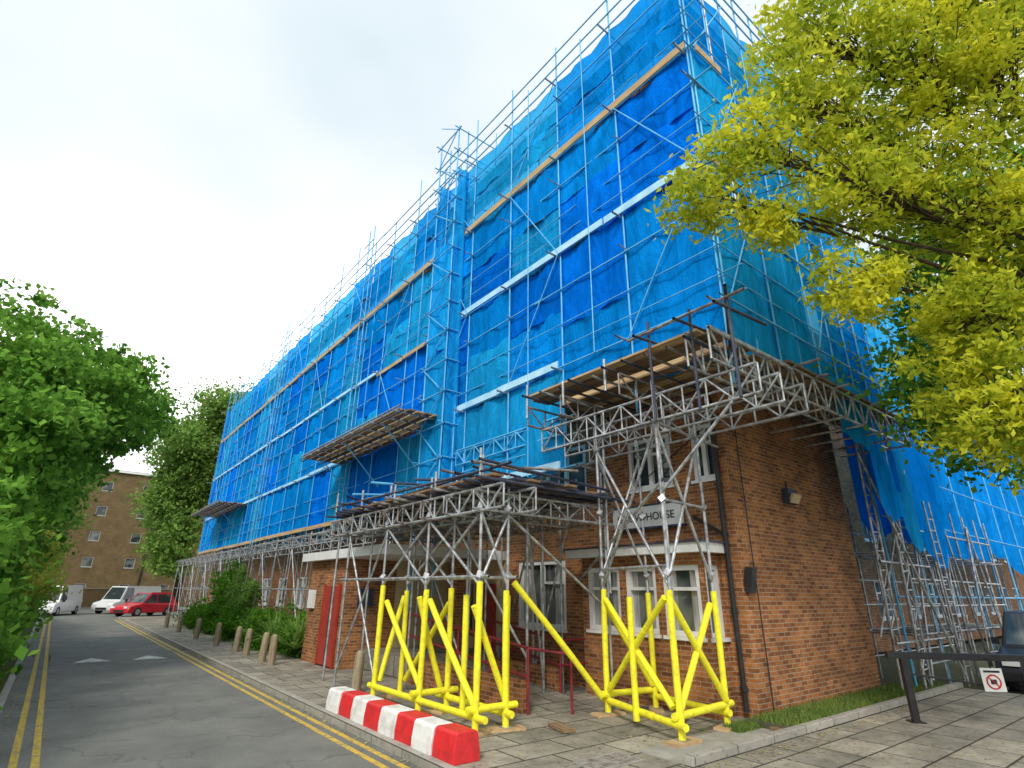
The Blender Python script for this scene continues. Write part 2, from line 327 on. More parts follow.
wall(mb,'x',6.1,15.0,17.6,0,2.7,[],'brick'); mb.face([(6.1,15,0),(7.6,15,0),(7.6,15,2.7),(6.1,15,2.7)],'brick'); mb.face([(6.1,17.6,0),(9.49,17.6,0),(9.49,17.6,2.7),(6.1,17.6,2.7)],'brick')
mb.face([(7.6,15,0),(7.6,17.5,0),(7.6,17.5,2.7),(7.6,15,2.7)],'brick')
mb.box(5.85,12.2,2.702,9.495,17.9,2.93,'white')
mb.box(9.40,12.2,.0,9.49,14.9,2.70,'cream'); mb.box(9.33,12.6,.0,9.39,13.5,2.1,'reddoor'); mb.box(9.35,13.7,.9,9.395,14.6,2.1,'glass')
mb.box(7.62,15.0,0,9.39,15.06,2.7,'cream')
mb.box(6.03,15.15,.05,6.09,16.2,2.0,'reddoor'); mb.box(6.02,15.1,.0,6.08,15.148,2.05,'reddoor'); mb.box(6.02,16.202,.0,6.08,16.25,2.05,'reddoor'); mb.box(6.02,15.62,.05,6.028,15.65,2.0,'black')
mb.box(6.5,14.95,1.5,6.95,14.99,1.95,'dark'); mb.box(8.0,12.4,0,8.35,12.75,2.7,'brick'); mb.box(6.0,17.0,1.4,6.09,17.4,1.9,'white')
mb.build('entrance_porch',B)
mb=MB()
mb.tube((9.42,5.68,.1),(9.42,5.68,5.6),.045,'black',seg=10)
for z in (.4,1.6,2.9,4.2,5.2): mb.tube((9.42,5.68,z),(9.42,5.68,z+.08),.06,'black',seg=10)
mb.tube((9.43,5.72,2.95),(9.43,6.3,3.3),.03,'black')
mb.obox((9.62,5.42,2.15),(.16,.14,.42),Euler((.2,0,0)),'black')
mb.tube((9.47,5.9,5.0),(9.47,8.0,3.9),.012,'black'); mb.tube((9.47,8.0,3.9),(9.47,12.0,3.75),.012,'black'); mb.tube((9.9,5.47,0),(9.9,5.47,5.6),.01,'black')
mb.build('drainpipe',B,smooth=False)
wl=empty('wall_lamp'); mb=MB(); mb.box(11.45,5.36,3.68,11.85,5.497,3.98,'dark'); mb.obox((11.65,5.33,3.78),(.34,.06,.2),Euler((.5,0,0)),'cream'); mb.tube((11.65,5.47,3.98),(11.65,5.47,4.15),.02,'dark'); mb.build('housing',wl,bevel=.01)
sg=empty('house_sign'); mb=MB(); mb.box(9.40,6.55,3.2,9.46,8.3,3.62,'white'); mb.box(9.39,6.5,3.62,9.48,8.35,3.66,'dark');mb.box(9.39,6.5,3.16,9.48,8.35,3.2,'dark'); mb.build('board',sg)
cu=bpy.data.curves.new('lettering','FONT'); cu.body='GROVE HOUSE'; cu.size=.22; cu.extrude=.004; cu.materials.append(M['black'])
t=bpy.data.objects.new('lettering',cu); COL.objects.link(t); t.parent=sg; t.matrix_world=Matrix.Translation((9.392,8.2,3.33))@Euler((math.pi/2,0,-math.pi/2)).to_matrix().to_4x4()
rp=MB()
rp.face([(6.75,8.1,.005),(8.2,8.1,.005),(8.2,12.5,.45),(6.75,12.5,.45)],'paving'); rp.box(6.6,8.1,0.0,6.745,12.5,.5,'brick'); rp.box(8.205,9.0,0,8.33,12.5,.5,'brick'); rp.box(6.75,12.5,0,9.39,14.98,.45,'paving'); rp.build('entrance_ramp')
hr=empty('handrail'); mb=MB()
for x in (6.67,8.26):
    y0=8.0 if x<7 else 8.9
    for dz in (.55,1.0): mb.tube((x,y0,dz),(x,12.5,dz+.42),.026,'maroon',seg=8)
    y=y0
    while y<=12.6: mb.tube((x,y,0),(x,y,1.0+(y-y0)*.1),.026,'maroon',seg=8); y+=1.1
mb.tube((8.26,8.9,1.0),(9.2,8.9,1.0),.024,'maroon'); mb.tube((9.2,8.9,0),(9.2,8.9,1.0),.024,'maroon'); mb.tube((8.26,8.9,.55),(9.2,8.9,.55),.024,'maroon')
mb.tube((7.3,7.6,0),(7.3,7.6,.9),.024,'maroon'); mb.tube((7.3,7.6,.9),(6.67,8.0,1.0),.024,'maroon')
mb.build('rails',hr,smooth=True)
# ------------------------------------------------------------------ scaffolding
SC=empty('scaffolding')
nets=MB()
def netpanel(a,b,z0,z1,out,k,amp=.12,nu=8,nv=8,sag0=0,rag=.05):
    ph=random.uniform(0,6.28); am=random.uniform(-.5,1)*amp; f=random.uniform(.8,1.8); sl=random.uniform(-3,3)
    st=len(nets.v); kk=nets.mi(k)
    for j in range(nv+1):
        for i in range(nu+1):
            u=i/nu; v=j/nv
            x=a[0]+(b[0]-a[0])*u; y=a[1]+(b[1]-a[1])*u
            o=am*math.sin(math.pi*u)*(.4+.6*math.sin(math.pi*v))+(.055*math.sin(ph+u*7*f+v*4+sl*v*u)+.03*math.sin(ph*2+u*13-v*6*sl))*math.sin(math.pi*u)
            z=z0+(z1-z0)*v
            if j==0: z-=sag0*math.sin(math.pi*u)+random.uniform(0,rag)
            if j==nv: z-=.10*math.sin(math.pi*u)
            nets.v.append((x+out[0]*o,y+out[1]*o,z))
    for j in range(nv):
        for i in range(nu):
            q=st+j*(nu+1)+i; nets.f.append([q,q+1,q+nu+2,q+nu+1]); nets.m.append(kk)
            nets.uv+=[(0,0)]*4
X0,Y0=8.2,4.4
ysd=[Y0+i*2.05 for i in range(23)]
rows=[4.4,6.8,9.9,13.0,15.8]
for i in range(len(ysd)-1):
    a,b=ysd[i],ysd[i+1]
    for j in range(4):
        z0=rows[j]
        if i<2 and j==0: continue
        if i<2 and j==1: z0=5.85
        if j==0 and i in (2,3): z0=4.5
        k=random.choices(['net','netlt','netdk'],[.48,.30,.22])[0]
        if j==0 and i<6: k='netlt'
        if j==1 and i<4: k=random.choice(['netlt','net'])
        if j==3: k=random.choice(['net','netlt'])
        mid=(z0+rows[j+1])/2
        if random.random()<.5 or j==0: netpanel((X0,a),(X0,b),z0,rows[j+1]+.05,(-1,0),k,nv=12,sag0=.08)
        else:
            netpanel((X0,a),(X0,b),z0,mid+.1,(-1,0),k,nv=7); netpanel((X0-.015,a),(X0-.015,b),mid,rows[j+1]+.05,(-1,0),random.choice(['net','netdk','net']) if j<3 else k,nv=7)
xsd=[X0+i*1.7 for i in range(5)]
for i in range(len(xsd)-1):
    for j in range(1,4):
        z0=5.9 if j==1 else rows[j]
        netpanel((xsd[i],Y0),(xsd[i+1],Y0),z0,rows[j+1]+.05,(0,-1),random.choice(['net','netlt','netlt']),nv=12,sag0=.1)
xw=[15.0+i*2.2 for i in range(15)]
for i in range(len(xw)-1):
    for j,(z0,z1) in enumerate(((3.5,6.8),(6.8,9.9),(9.9,13.5))):
        netpanel((xw[i],5.4),(xw[i+1],5.4),(z0+random.uniform(-.5,.3)) if j==0 else z0,z1+.05,(0,-1),random.choice(['net','netlt','net','netdk']),amp=.35,sag0=.3,rag=.15)
netpanel((15.0,4.4),(15.0,5.4),4.2,13,(-1,0),'net'); netpanel((13.4,4.36),(15.1,4.5),3.9,6.3,(0,-1),'net',amp=.25,sag0=.35,rag=.2); netpanel((15.0,4.5),(17.4,4.9),3.4,6.6,(0,-1),'netlt',amp=.4,sag0=.4,rag=.25); netpanel((17.4,4.9),(19.8,5.1),3.2,6.6,(0,-1),'net',amp=.4,sag0=.4,rag=.25); netpanel((12.0,4.3),(13.5,4.3),5.2,6.3,(0,-1),'netlt',amp=.2,sag0=.3,rag=.2)
netpanel((7.75,13.1),(8.2,13.1),4.6,15.8,(0,-1),'netlt',nv=20); netpanel((7.75,14.3),(8.2,14.3),4.6,15.8,(0,-1),'netlt',nv=20)
for z0,z1 in ((4.5,8.9),(8.9,13.0)): netpanel((7.72,13.1),(7.72,14.3),z0,z1,(-1,0),'netlt',nv=12)
nets.build('debris_netting',SC,smooth=True)
tb=MB(); bd=MB()
R=.026
def stand(x,y,z0,z1,k='steelb',r=R): tb.tube((x,y,z0),(x,y,z1),r,k)
for i,y in enumerate(ysd):
    z0=0 if y>13 else (3.5 if y>8 else 5.2)
    if z0==0: stand(X0-.05,y,0,4.4,'steel')
    stand(X0-.05+random.uniform(-.02,.02),y,max(z0,4.4),random.uniform(16.8,18.0),r=.023)
    stand(9.25,y,max(z0,0),16.8,'steel')
    if y>18: stand(7.0,y,0,3.9,'steel'); tb.tube((6.8,y,3.8),(9.3,y,3.8),R,'steel'); tb.tube((7.0,y,3.4),(8.15,y,.5),R*.9,'steel')
    for z in rows[1:]:
        tb.tube((X0-.25-random.random()*.25,y+.06,z-.06),(9.4,y+.06,z-.06),R,'steel')
    for z in (8.9,12.0,15.1):
        if random.random()<.5: tb.tube((X0-.2-random.random()*.3,y-.06,z),(X0+.2,y-.06,z),.02,'steel')
    if i<len(ysd)-1: stand(X0-.13 if random.random()<.45 else X0+.12,y+1.0+random.uniform(-.2,.2),rows[1] if i<2 else 4.4,random.uniform(15.9,16.9),r=.016)
yA,yB=ysd[0]-.3,ysd[-1]+.3
zl=[4.4,5.0,5.6,6.8,7.3,7.9,8.9,9.9,10.45,11.0,12.0,13.0,13.5,14.1,15.1,15.9,16.4,16.9]
for z in zl:
    a=8.3 if z<6 else yA
    main=z>15 or z in (6.8,8.9,9.9,12.0,13.0)
    y=a
    while y<yB:
        e=min(y+random.uniform(5,6.3),yB); x=X0-.09+random.uniform(-.02,.02); dz=random.uniform(-.04,.04)
        tb.tube((x,y-.2,z+dz),(x,e,z+dz+random.uniform(-.04,.04)),.021 if main else .014,'steelb'); y=e
    if z>15.5: tb.tube((9.2,yA,z),(9.2,yB,z),R,'steelb')
for z in zl:
    if z>=6:
        main=z>15 or z in (6.8,8.9,9.9,12.0,13.0)
        tb.tube((X0-.3,Y0-.09,z),(15.2,Y0-.09,z+random.uniform(-.03,.03)),.021 if main else .014,'steelb')
for i in range(0,len(ysd)-2,2):
    for j in range(1,4):
        if random.random()<.75:
            a,b=(ysd[i],ysd[i+1]) if random.random()<.5 else (ysd[i+1],ysd[i])
            tb.tube((X0-.13,a,rows[j]),(X0-.13,b,rows[j+1]),.016,'steelb')
for x in xsd+[9.05,10.75,12.45,14.1]:
    stand(x,Y0-.05,6.0,random.uniform(16.6,17.6),r=.021)
for x,w in ((xsd[0],xsd[1]),(xsd[2],xsd[3])):
    for j in (1,2,3): tb.tube((x,Y0-.13,rows[j]),(w,Y0-.13,rows[j+1]),.016,'steelb')
for x in xw:
    stand(x,5.0,0,12.8,'steelb'); stand(x,6.6,0,12.5,'steel')
for z in (1.9,3.7,5.0,6.8,7.9,9.9,11,12.5): tb.tube((15,4.96,z),(xw[-1],4.96,z),.022,'steelb')
for (x,y) in ((7.7,13.1),(7.7,14.3),(8.1,13.1),(8.1,14.3)): stand(x,y,0 if x<8 else 3.6,17.6)
z=4.4
while z<17.5:
    tb.tube((7.66,12.9,z),(7.66,14.5,z),.022,'steelb'); tb.tube((7.5,13.06,z+.05),(9.2,13.06,z+.05),.022,'steelb'); tb.tube((7.5,14.34,z+.05),(9.2,14.34,z+.05),.022,'steelb')
    tb.tube((7.64,13.1,z),(7.64,14.3,z+.98),.018,'steelb') if int(z)%2 else tb.tube((7.64,14.3,z),(7.64,13.1,z+.98),.018,'steelb')
    z+=1.0
for y0 in (20.8,33.1):
    for dy in (0,.5): stand(8.0,y0+dy,3.8,17.9)
    for z in np.arange(5,17.8,1.0): tb.tube((7.9,y0-.2,z),(7.9,y0+.8,z),.02,'steelb')
for z in rows[1:4]+[15.1]:
    for k in range(4):
        bd.box(8.33+k*.23,Y0+.1,z-.04,8.33+k*.23+.215,49,z,'wood')
    for k in range(4): bd.box(8.3,4.5+k*.23,z-.045,14.9,4.5+k*.23+.215,z-.005,'wood')
def band(z,y0,y1,k,h=.2,x=X0-.12):
    y=y0
    while y<y1-.1:
        e=min(y+random.choice([2.4,3.9,3.9]),y1); q=z+random.uniform(-.025,.025); bd.box(x-.012+random.uniform(-.012,.012),y,q,x+.012,e-random.uniform(.01,.06),q+h,k); y=e
band(13.0,4.4,13.0,'wood'); band(13.0,14.5,49,'wood'); band(9.9,4.6,13,'pale',.18); band(9.75,14.5,19,'wood',.14); band(9.9,19,49,'pale',.12)
band(6.8,8.6,13,'pale',.18); band(6.8,21.6,49,'pale',.12); band(4.3,14.7,49,'wood',.16); band(4.45,8.6,13,'pale',.16)
bd.box(8.3,4.26,13.0,9.3,4.28,13.2,'wood'); bd.box(8.3,4.26,9.9,9.0,4.28,10.08,'wood')
for (ya,yb) in ((13.5,21.6),(36.5,45)):
    for k in range(6):
        bd.box(6.52+k*.275,ya+random.uniform(-.1,.1),6.72,6.52+k*.275+.225,yb+random.uniform(-.15,.15),6.76,'wooddk' if k%2 else 'wood')
    y=ya+.15
    while y<yb: tb.tube((6.4,y,6.68),(8.4,y,6.68),R,'steel'); y+=.78
    for y in (ya+1.5,ya+4.5,ya+7): tb.tube((6.75,y,6.66),(8.15,y,5.3),.022,'steelb')
    for x in (6.55,7.3,7.95): tb.tube((x,ya-.2,6.62),(x,yb+.2,6.62),R,'dark')
    tb.tube((6.5,ya-.1,6.8),(6.5,yb+.1,6.8),R,'steel')
# ---- corner structure
for x in (7.3,7.95,8.7): tb.truss((x,3.55,4.62),(x,8.3,4.62),.45,'steel')
for y in (4.05,4.45): tb.truss((6.95,y,5.2),(15.1,y,5.2),.55,'steel',step=.42,r=.027)
for y in (5.9,7.4,8.4): tb.truss((7.0,y,5.15),(9.4,y,5.15),.4,'rust')
for i,y in enumerate(np.arange(4.0,8.6,.42)): tb.tube((6.9+random.uniform(-.25,.1),y,5.68),(9.45,y,5.68+random.uniform(-.02,.02)),R,random.choice(['steel','dark','rust']))
for k in range(10):
    if k in (3,): continue
    bd.box(7.05+k*.235,4.3+random.uniform(-.2,.2),5.80,7.05+k*.235+.22,8.6+random.uniform(-.2,.2),5.84,'wooddk' if k%3 else 'wood')
bd.box(8.10,4.45,5.86,8.12,8.5,6.05,'wood')
for x in np.arange(9.6,15,.85): tb.tube((x,3.8-random.random()*.25,5.77),(x,5.45,5.77),R,'rust'); tb.tube((x,3.9,5.15),(x,5.45,5.15),R,'steel')
for k in range(5): bd.box(9.4,4.0+k*.24,5.81,15.1,4.0+k*.24+.22,5.85,'wooddk')
for y in (3.7,4.4,5.2):
    tb.tube((6.6,y,5.9),(8.1,y,6.0),R,'dark'); stand(6.98+random.uniform(0,.1),y,4.5,random.uniform(6.0,6.4),'dark')
tb.tube((6.95,3.4,6.1),(6.95,5.6,6.05),R,'rust'); tb.tube((6.8,3.6,6.2),(8.0,4.3,5.8),R,'dark')
for y in (6.2,7.3,8.4): stand(6.98,y,5.3,random.uniform(5.8,6.1),'steel')
LEG=[(7.2,5.35),(8.55,5.5),(7.75,7.2),(8.75,7.0)]
for (x,y) in LEG+[(7.45,5.5),(8.0,7.25)]:
    stand(x,y,1.9,5.3,'steel')
def X(a,b,z0,z1,k='steel',r=R):
    tb.tube((*a,z0),(*b,z1),r,k); tb.tube((*b,z0),(*a,z1),r,k)
X(LEG[0],LEG[1],2.1,4.5); X(LEG[0],LEG[2],2.0,4.5); X(LEG[2],LEG[3],2.2,4.4); tb.tube((7.2,5.35,2.3),(7.75,7.2,2.3),R,'steel'); tb.tube((7.2,5.35,3.3),(8.55,5.5,3.3),R,'steel'); tb.tube((7.0,5.3,4.55),(9.4,5.6,4.55),R,'steel')
tb.tube((7.2,5.3,3.6),(8.7,8.8,2.1),R,'steel'); tb.tube((7.75,7.2,4.4),(9.2,8.6,1.4),R,'steel'); tb.tube((7.3,4.0,4.6),(7.2,5.35,3.4),R,'steel')
for (x,y) in ((8.6,9.2),(8.4,9.9),(9.1,12)): stand(x,y,0,4.6,'steel')
tb.tube((8.4,9.9,.3),(8.6,8.9,3.4),R,'steel'); tb.tube((8.4,9.9,3.3),(9.1,12,.3),R,'steel'); tb.tube((8.7,7.9,4.6),(8.7,12.4,4.4),R,'steel'); tb.tube((8.0,8.0,4.4),(9.4,8.2,4.4),R,'steel')
for (x,y) in LEG:
    for z in (2.2,3.3,4.5): tb.coup((x,y,z))
for x,y in ((13.75,5.0),(14.45,4.8),(15.0,5.0)):
    tb.truss((x+.45,y,0.05),(x-.2,y-.35,5.2),.38,'steel',up=(1,0,.05),step=.4)
    tb.coup((x,y,5.1))
tb.tube((13.4,4.6,4.9),(16.2,4.4,.3),R,'steel'); tb.tube((15.8,4.5,4.8),(13.9,5.1,1.1),R,'steel'); tb.tube((13.6,4.7,2.6),(17,4.8,2.6),R,'steel'); tb.tube((13.8,4.8,1.0),(17.5,4.8,1.0),R,'steel')
for x in np.arange(15.6,24,1.15):
    for y in (4.9,6.3): stand(x,y,0,4.2,'steel')
    tb.tube((x,4.7,1.1),(x,6.6,1.1),R,'steel'); tb.tube((x,4.7,2.9),(x,6.6,2.9),R,'steel')
for z in (.5,1.1,1.7,2.3,2.9,3.5): tb.tube((15.4,4.9,z),(23.6,4.9,z),R,'steel'); tb.tube((15.4,6.3,z),(23.6,6.3,z),R,'steel')
for x in (15.6,17.9,20.2): tb.tube((x,4.85,.2),(x+1.15,4.85,3.9),R,'steel'); tb.tube((x+2.3,4.85,.2),(x+1.15,4.85,3.9),R,'steel')
for z in np.arange(.4,4,.28): tb.tube((17.0,4.6,z),(17.4,4.6,z),.016,'steel')
tb.tube((17.0,4.6,0),(17.0,4.6,4.2),.024,'steel'); tb.tube((17.4,4.6,0),(17.4,4.6,4.2),.024,'steel')
# ---- porch gantry
GL=[(x,y) for x in (5.15,5.7) for y in (7.35,9.0,10.7)]
for (x,y) in GL: stand(x,y,1.9,random.uniform(3.7,4.1),'steel'); tb.coup((x,y,3.2)); tb.coup((x,y,2.15))
for (x,y) in ((5.15,12.6),(5.7,12.6),(5.2,13.4),(6.9,8.3),(6.9,10.2),(6.9,12.4),(7.9,9.0),(7.9,11),(8.1,7.4),(7.6,13.2),(6.3,11.6),(6.3,9.4)): stand(x,y,0,3.8,'steel')
for x in (5.1,5.75,6.6,7.9): tb.truss((x,6.7 if x<6.2 else 7.6,3.12),(x,13.7,3.12),.36,'steel' if x<6 else 'rust',step=.42)
for y in (7.3,8.2,9.0,9.9,10.7,11.6,12.6,13.4): tb.truss((4.95,y,3.14),(8.3,y+.04,3.14),.3,random.choice(['steel','rust']),step=.4)
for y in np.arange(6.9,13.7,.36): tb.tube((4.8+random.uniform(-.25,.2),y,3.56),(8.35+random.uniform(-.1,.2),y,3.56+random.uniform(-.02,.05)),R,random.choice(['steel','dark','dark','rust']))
for k in range(12):
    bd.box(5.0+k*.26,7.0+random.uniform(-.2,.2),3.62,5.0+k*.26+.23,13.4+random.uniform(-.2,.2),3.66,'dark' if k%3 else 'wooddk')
for y in (7.2,8.6,10.2,11.8,13.3): tb.tube((5.0,y,3.6),(5.0,y,random.uniform(3.85,4.15)),R,'steel')
tb.tube((5.0,6.9,3.72),(5.0,13.6,3.8),R,'dark'); tb.tube((4.9,7.1,3.9),(8.3,7.2,3.75),R,'dark'); tb.tube((5.3,6.8,3.85),(5.3,13.0,3.7),R,'dark')
for i in range(22):
    y=7.1+i*.3; a=random.uniform(-.9,.9); l=random.uniform(.5,1.1); cx=5.3+random.uniform(0,2.4); zz=3.78+random.random()*.2
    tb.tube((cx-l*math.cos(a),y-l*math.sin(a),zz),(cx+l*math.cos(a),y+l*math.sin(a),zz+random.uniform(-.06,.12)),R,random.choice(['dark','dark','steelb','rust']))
X((5.15,7.35),(5.15,9.0),2.0,3.1); X((5.15,9.0),(5.15,10.7),2.0,3.1); X((5.7,9.0),(5.7,10.7),2.0,3.1); X((5.15,10.7),(5.15,12.6),.3,3.0)
X((5.15,7.35),(5.7,7.35),2.0,3.1); tb.tube((5.7,7.35,3.1),(8.1,7.4,1.6),R,'steel'); tb.tube((5.7,9,3.1),(6.9,8.3,.8),R,'steel'); tb.tube((6.9,8.3,3.1),(7.9,9,.3),R,'steel'); tb.tube((6.9,10.2,.3),(6.9,12.4,3.1),R,'steel')
for x in (5.15,5.7): tb.tube((x,7.1,2.12),(x,12.9,2.12),R,'steel')
for x in (7.0,8.15):
    for z in (1.9,3.8): tb.tube((x,17.5,z),(x,49,z),R,'steel')
    tb.truss((x,17.8,3.42),(x,49,3.42),.34,'steel',step=.8)
for i in range(8,len(ysd)-1,2): tb.tube((7.0,ysd[i],.2),(7.0,ysd[i+1],3.4),R,'steel')
tb.truss((8.1,8.4,5.2),(8.1,12.9,5.2),.42,'steelb')
tb.build('tubes_and_beams',SC,smooth=True)
bd.build('boards',SC)
# ---- yellow padding
yl=MB(); RY=.05
def yt(p,q):
    p=Vector(p);q=Vector(q); n=3; off=Vector((random.uniform(-.012,.012),random.uniform(-.012,.012),0))
    for i in range(n):
        a=p.lerp(q,i/n)+(off if i else off*0); b=p.lerp(q,(i+1)/n)+(off if i<n-1 else off*0)
        yl.tube(a,b,RY*random.uniform(.94,1.06),'yellow',r2=RY*random.uniform(.94,1.06),seg=12,cap=True)
for (x,y) in GL+LEG:
    yt((x,y,.05),(x+random.uniform(-.03,.03),y,random.uniform(1.9,2.06)))
for (x,y) in ((5.42,8.1),(5.9,7.6),(7.4,6.3)): yt((x,y,.1),(x,y,1.85))
z=.22
yt((5.15,7.1,z),(5.15,10.9,z)); yt((5.7,7.2,z),(5.7,9.3,z)); yt((5.0,7.35,z+.1),(5.9,7.35,z+.1)); yt((5.0,9.0,z+.1),(5.9,9.0,z+.1))
yt((7.1,5.2,z),(7.8,7.35,z)); yt((7.1,5.38,z+.1),(8.75,5.52,z+.1)); yt((8.5,5.4,z),(8.78,7.1,z)); yt((7.6,7.2,z+.1),(8.9,7.0,z+.1))
yt((5.2,7.4,.3),(5.2,8.9,1.75)); yt((5.22,9.0,.3),(5.22,10.6,1.7)); yt((5.75,10.6,.3),(5.72,9.1,1.7)); yt((5.1,9.1,1.8),(5.7,9.2,.3)); yt((5.1,7.4,1.7),(5.75,7.45,.4)); yt((5.25,10.7,.3),(5.7,10.8,1.8))
yt((5.95,7.5,2.05),(7.55,7.15,.3)); yt((7.25,5.4,.35),(8.5,5.55,1.75)); yt((7.2,5.45,1.85),(7.7,7.1,.4)); yt((7.25,5.5,.4),(7.75,7.15,1.8)); yt((8.5,5.45,.4),(7.3,5.45,1.85)); yt((8.7,7.0,.4),(7.8,7.2,1.7))
yl.build('yellow_padding_sleeves',SC,smooth=False)
sb=MB()
for (x,y) in GL+LEG+[(13.9,5.0),(14.9,4.9)]: sb.obox((x,y,.022),(.55,.24,.038),Euler((0,0,random.uniform(-.5,.8))),'wood'); sb.box(x-.08,y-.08,.043,x+.08,y+.08,.05,'steel')
for (x,y,a) in ((8.3,6.2,.4),(6.4,6.9,1.3),(9.2,5.0,.2)): sb.obox((x,y,.03),(.5,.2,.04),Euler((0,0,a)),'wooddk')
sb.build('sole_boards',SC)
# ------------------------------------------------------------------ red/white barrier
ba=empty('traffic_barrier')
for i in range(8):
    mb=MB(); k='redpl' if i%2==0 else 'whpl'; y0=6.3+i*.5; y1=y0+.49
    dx=random.uniform(-.015,.015)
    pr=[(-.19,0),(.19,0),(.19,.12),(.16,.30),(.13,.33),(-.13,.33),(-.16,.30),(-.19,.12)]
    n=len(pr); c=4.3+dx
    for a in range(n):
        p,q=pr[a],pr[(a+1)%n]; mb.face([(c+p[0],y0,p[1]),(c+p[0],y1,p[1]),(c+q[0],y1,q[1]),(c+q[0],y0,q[1])],k)
    mb.face([(c+p[0],y0,p[1]) for p in pr],k); mb.face([(c+p[0],y1,p[1]) for p in reversed(pr)],k)
    mb.build('block_%d'%(i+1),ba,bevel=.012)
mb=MB(); mb.box(4.15,6.4,.002,4.45,10.2,.03,'rubber'); mb.build('base_strip',ba)
# ------------------------------------------------------------------ bollards
for i,(x,y) in enumerate(((5.2,11.6),(5.05,16.8),(5.05,17.7),(5.1,19.6),(5.1,20.9),(5.05,23.5),(5.0,27),(5.0,31.2),(5.0,35))):
    mb=MB(); lean=random.uniform(-.05,.05)
    pr=[(.0,.10),(.5,.097),(.64,.093),(.71,.08),(.75,.05)]
    for a in range(len(pr)-1): mb.tube((lean*pr[a][0],0,pr[a][0]),(lean*pr[a+1][0],0,pr[a+1][0]),pr[a][1],'bollard',r2=pr[a+1][1],seg=14,cap=(a==len(pr)-2))
    mb.build('bollard',loc=(x,y,0),smooth=False)
# ------------------------------------------------------------------ barrier gate + sign
gt=empty('car_park_barrier'); mb=MB()
a=Vector((11.5,3.95,0)); b=Vector((12.75,2.65,0)); dr=(b-a).normalized()
ang=math.atan2(dr.y,dr.x)
mb.obox(a+Vector((0,0,.48)),(.1,.1,.96),Euler((0,0,ang)),'black'); mb.obox((a+b)/2+Vector((-.05,.05,.98)),(2.15,.1,.1),Euler((0,0,ang)),'black')
mb.obox(a+dr*.75+Vector((0,0,.62)),(1.5,.03,.03),Euler((0,.12,ang)),'black')
mb.obox(a+Vector((0,0,.01)),(.22,.22,.015),Euler((0,0,ang)),'black')
mb.build('post_and_bar',gt,bevel=.006)
sn=empty('prohibition_sign'); mb=MB(); c=a+dr*1.25+Vector((-.06,-.06,.66)); nrm=Vector((dr.y,-dr.x,0)); 
if nrm.dot(-c)<0: nrm=-nrm
mb.obox(c,(.32,.012,.34),Euler((0,0,ang)),'white')
tx=dr
for i in range(24):
    p=c+nrm*.009+Vector((0,0,-.03))+(tx*math.cos(i/24*6.283)+Vector((0,0,math.sin(i/24*6.283))))*.1
    q=c+nrm*.009+Vector((0,0,-.03))+(tx*math.cos((i+1)/24*6.283)+Vector((0,0,math.sin((i+1)/24*6.283))))*.1
    mb.tube(p,q,.012,'signred',seg=5)
mb.tube(c+nrm*.01+tx*.07+Vector((0,0,-.10)),c+nrm*.01-tx*.07+Vector((0,0,.04)),.01,'signred',seg=5)
mb.obox(c+nrm*.008+Vector((0,0,.12)),(.24,.008,.03),Euler((0,0,ang)),'black'); mb.obox(c+nrm*.008+Vector((0,0,-.03)),(.09,.006,.07),Euler((0,0,ang)),'black')
mb.tube(c+Vector((0,0,.16)),c+Vector((0,0,.32)),.008,'black')
mb.build('plate',sn)
ns=empty('notice_board'); mb=MB(); mb.obox((14.3,2.55,.55),(.5,.03,.62),Euler((0,0,ang)),'white'); mb.tube((14.3,2.57,0),(14.3,2.57,.6),.025,'dark'); mb.build('panel',ns)
